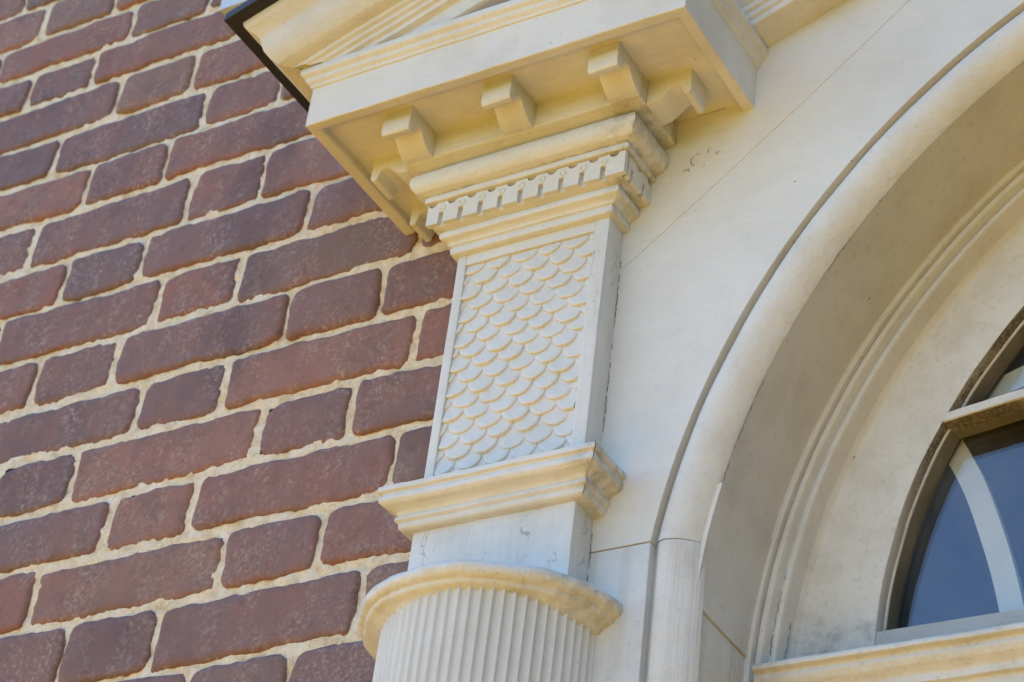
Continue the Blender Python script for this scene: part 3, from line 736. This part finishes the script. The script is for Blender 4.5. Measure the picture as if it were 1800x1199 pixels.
# corona: boxed board with a sunk soffit
FXL, FXR, FY = -1.1170, -0.7005, -0.1875
cor = [(-0.0125, 2.9812), (-0.0125, 2.9722), (-0.0105, 2.9708), (-0.0010, 2.9704), (0.0, 2.9712), (0.0, 3.0192), (0.0018, 3.0196), (0.0026, 3.0228), (0.0048, 3.0246), (0.0062, 3.0262), (0.0066, 3.0300), (0.0098, 3.0322), (0.0112, 3.0345), (0.0112, 3.0405), (0.0080, 3.0414), (-0.06, 3.0420)]
V, F = wrap(rnd(cor, 0.0006), FXL, FXR, FY, -0.002, YB + 0.004, nf=60); mk('corona', V, F, P_TRIM, ent, wob=0.0006, wf=20, angle=30)
V = [(FXL + 0.010, 0.0, 2.9806), (FXL + 0.010, FY + 0.010, 2.9806), (FXR - 0.010, FY + 0.010, 2.9806), (FXR - 0.010, YB + 0.004, 2.9806), (-0.98, YB + 0.004, 2.9806), (-0.98, 0.0, 2.9806)]
mk('soffit', V, [(0, 1, 2, 3, 4, 5)], P_SOFFIT, ent)
# raking cornice of the pediment corner
SL = 0.362; X1 = -0.712
rake = [(0.0585, 3.0815), (0.0575, 3.0765), (0.0545, 3.0730), (0.0480, 3.0700), (0.0440, 3.0660), (0.0425, 3.0600), (0.0395, 3.0515), (0.0345, 3.0450), (0.0285, 3.0402), (0.0220, 3.0395), (0.0174, 3.0405), (0.0168, 3.0360), (0.0130, 3.0345), (0.0128, 3.0300), (0.0092, 3.0285), (0.0090, 3.0235), (0.0050, 3.0222), (0.0046, 3.0165), (-0.0020, 3.0155), (-0.0020, 2.9950), (-0.0060, 2.9930), (-0.060, 2.9930)]
rows = []
XREF = FXL - 0.0174
for o, z in rnd(rake, 0.0007):
    if o > 0.0173:
        x0 = FXL - o; z0 = z
    else:
        x0 = XREF + (3.0410 - z) / SL if z < 3.0410 else XREF; z0 = z + SL * (x0 - XREF)
        if o > 0.0115: x0 = max(XREF, x0); z0 = z + SL * (x0 - XREF)
    rows.append([(x0 + (X1 - x0) * k / 40, FY - o, z0 + SL * (X1 - x0) * k / 40) for k in range(41)])
V, F = skin(rows); mk('raking_cornice', V, F, P_TRIM, ent, wob=0.0006, wf=20, angle=30)
rows = []
for o, z in rnd(rake[:11] + [(0.0, 3.0412)], 0.0007):
    rows.append([(FXL - o, FY - o + (0.0 - FY + o) * k / 12, z) for k in range(13)])
V, F = skin(rows); mk('crown_return', V, F, P_TRIM, ent, wob=0.0005, wf=20, angle=30)
mk('crown_backing', [(FXL - 0.0105, FY - 0.0105, 3.0385), (XREF + 0.031, FY - 0.0105, 3.0385), (XREF + 0.031, FY - 0.0105, 3.0402 + SL * 0.031), (FXL - 0.0105, FY - 0.0105, 3.0440)], [(0, 1, 2, 3)], P_TRIM, ent)
mk('crown_bed', [(FXL - 0.0178, FY - 0.0178, 3.0400), (XREF + 0.031, FY - 0.0178, 3.0402 + SL * 0.031), (XREF + 0.031, FY - 0.0098, 3.0402 + SL * 0.031), (FXL - 0.0178, FY - 0.0098, 3.0400)], [(0, 1, 2, 3)], P_TRIM, ent)
mk('tympanum', [(-1.10, FY + 0.058, 3.0), (X1, FY + 0.058, 3.0), (X1, FY + 0.058, 3.4), (-1.10, FY + 0.058, 3.04)], [(0, 1, 2, 3)], P_BOARD, ent)
xe = FXL - 0.0720; ye = FY - 0.0720
V = []
for dz in (0.0, 0.0105):
    for x in (xe, X1):
        for y in (ye, 0.0): V.append((x, y, 3.0772 + dz + SL * max(0, (x - (FXL - 0.0585)))))
F = [(0, 1, 3, 2), (4, 6, 7, 5), (0, 2, 6, 4), (1, 5, 7, 3), (0, 4, 5, 1), (2, 3, 7, 6)]
bevelled('roof_edge', V, F, ROOF, ent, bev=0.0012)

# ------------------------------------------------------------------ inner raking moulding over the arch
rak = thing('raking_moulding', 'cream sloping moulding on the arch surround right of the cornice block', 'moulding', (-0.4, YB, 3.15))
rp = [(-0.002, 0.0), (0.030, 0.0), (0.0335, 0.0008), (0.0345, 0.0030), (0.0345, 0.0072), (0.0375, 0.0085), (0.0382, 0.0100), (0.0382, 0.0140), (0.0415, 0.0155), (0.0425, 0.0175), (0.0425, 0.0215), (0.0490, 0.0240), (0.0560, 0.0300), (0.0580, 0.0360), (0.0580, 0.0480), (-0.002, 0.0500)]
rows = []
for d, z in rnd(rp, 0.0006):
    rows.append([(-0.715 + 0.63 * k / 50, YB - d, 3.0345 + z + 0.39 * (0.63 * k / 50)) for k in range(51)])
V, F = skin(rows); mk('moulding_length', V, F, P_TRIM, rak, wob=0.0004, wf=20, angle=30)

# ------------------------------------------------------------------ pale board higher up on the brick wall
pb = thing('wall_board', 'pale blue board on the brick wall just above the black roof corner', 'board', (-1.30, -0.01, 3.40))
V, F = box(-1.4475, -1.15, -0.024, 0.004, 3.405, 4.3); bevelled('board_face', V, F, BLUE, pb, bev=0.002)

# ------------------------------------------------------------------ hairline cracks and dirt lines in the old paint
CRACK = plain('crack_dirt', (0.15, 0.12, 0.085), 0.95, 0.0, 300, 0.5, 0.3)
rc_ = random.Random(21)
def crack(parent, pts, w=0.00045, step=0.0025, jit=0.0006, gaps=0.25, out=(0.0, -1.0, 0.0)):
    """ragged thin ribbon of dirt following a line; broken here and there"""
    P = [Vector(p) for p in pts]; L = []
    for a, b in zip(P, P[1:]):
        n = max(1, int((b - a).length / step))
        for k in range(n): L.append(a.lerp(b, k / n))
    L.append(P[-1]); o = Vector(out).normalized() * 0.00035
    V, F = [], []; on = True; prev = None
    for i, p in enumerate(L):
        if rc_.random() < gaps * 0.3: on = not on
        d = (L[min(i + 1, len(L) - 1)] - L[max(i - 1, 0)]).normalized(); s = d.cross(o).normalized()
        q = p + s * rc_.gauss(0, jit * 0.6) + o; ww = w * rc_.uniform(0.15, 0.75)
        k = len(V); V += [q + s * ww, q + o * 0.6, q - s * ww]
        if on and prev is not None: F += [(prev, prev + 1, k + 1, k), (prev + 1, prev + 2, k + 2, k + 1)]
        prev = k
    return mk('paint_crack', V, F, CRACK, parent, fix=False)
def mitre_pts(prof): return [(XR + o, YF - o, z) for o, z in prof]
crack(ent, mitre_pts(up[3:16]), w=0.0006, out=(1, -1, 0)); crack(ent, mitre_pts(low[2:12]), w=0.0005, out=(1, -1, 0))
crack(pil, mitre_pts(neck[2:19]), w=0.0006, out=(1, -1, 0))
crack(ent, [(XL - 0.03, YF - 0.0300, 2.9182), (XR + 0.03, YF - 0.0300, 2.9182)], w=0.0003, gaps=0.9)
crack(pil, [(XR + 0.0003, YB - 0.0003, 2.60 + 0.262 * k / 10) for k in range(11)], w=0.0007, gaps=0.5, out=(1, -1, 0))
crack(pil, [(XR, YB - 0.0003, 2.47 + 0.075 * k / 5) for k in range(6)], w=0.0006, gaps=0.5, out=(1, -1, 0))
crack(ent, [(XL, YF - 0.0002, 2.8590), (XR, YF - 0.0002, 2.8590)], w=0.0004, gaps=0.9)
crack(ent, [(FXR - 0.012, YB - 0.001, 2.9802), (XR + 0.05, YB - 0.001, 2.9802)], w=0.0005, gaps=0.6)
for a0, a1 in ((14, 24), (33, 41)):
    crack(arch, [(CX - 0.6533 * math.cos(math.radians(a0 + (a1 - a0) * k / 12)), -0.0225, CZ + 0.6533 * math.sin(math.radians(a0 + (a1 - a0) * k / 12))) for k in range(13)], w=0.0006, gaps=0.35, out=(1, -0.6, -0.6))
for rr, yy, a0, a1 in ((0.6460, 0.0812, 3, 9), (0.6345, 0.0838, 4, 12), (0.6258, 0.095, 3, 8), (0.6460, 0.0812, 30, 36)):
    crack(fan, [(CX - rr * math.cos(math.radians(a0 + (a1 - a0) * k / 8)), yy - 0.0004, CZ + rr * math.sin(math.radians(a0 + (a1 - a0) * k / 8))) for k in range(9)], w=0.0006, gaps=0.7, out=(0.3, -1, 0))

# mud left by insects on the board under the cornice
for cx, cz, rr, a0, a1 in ((-0.7586, 2.9260, 0.0055, 60, 260), (-0.7400, 2.9330, 0.0060, 150, 330), (-0.7675, 2.9130, 0.0030, 0, 160), (-0.7520, 2.9165, 0.0026, 200, 360)):
    crack(arch, [(cx + rr * math.cos(math.radians(a0 + (a1 - a0) * k / 8)), YB - 0.0006, cz + rr * 1.2 * math.sin(math.radians(a0 + (a1 - a0) * k / 8))) for k in range(9)], w=0.0006, step=0.0012, gaps=0.5)
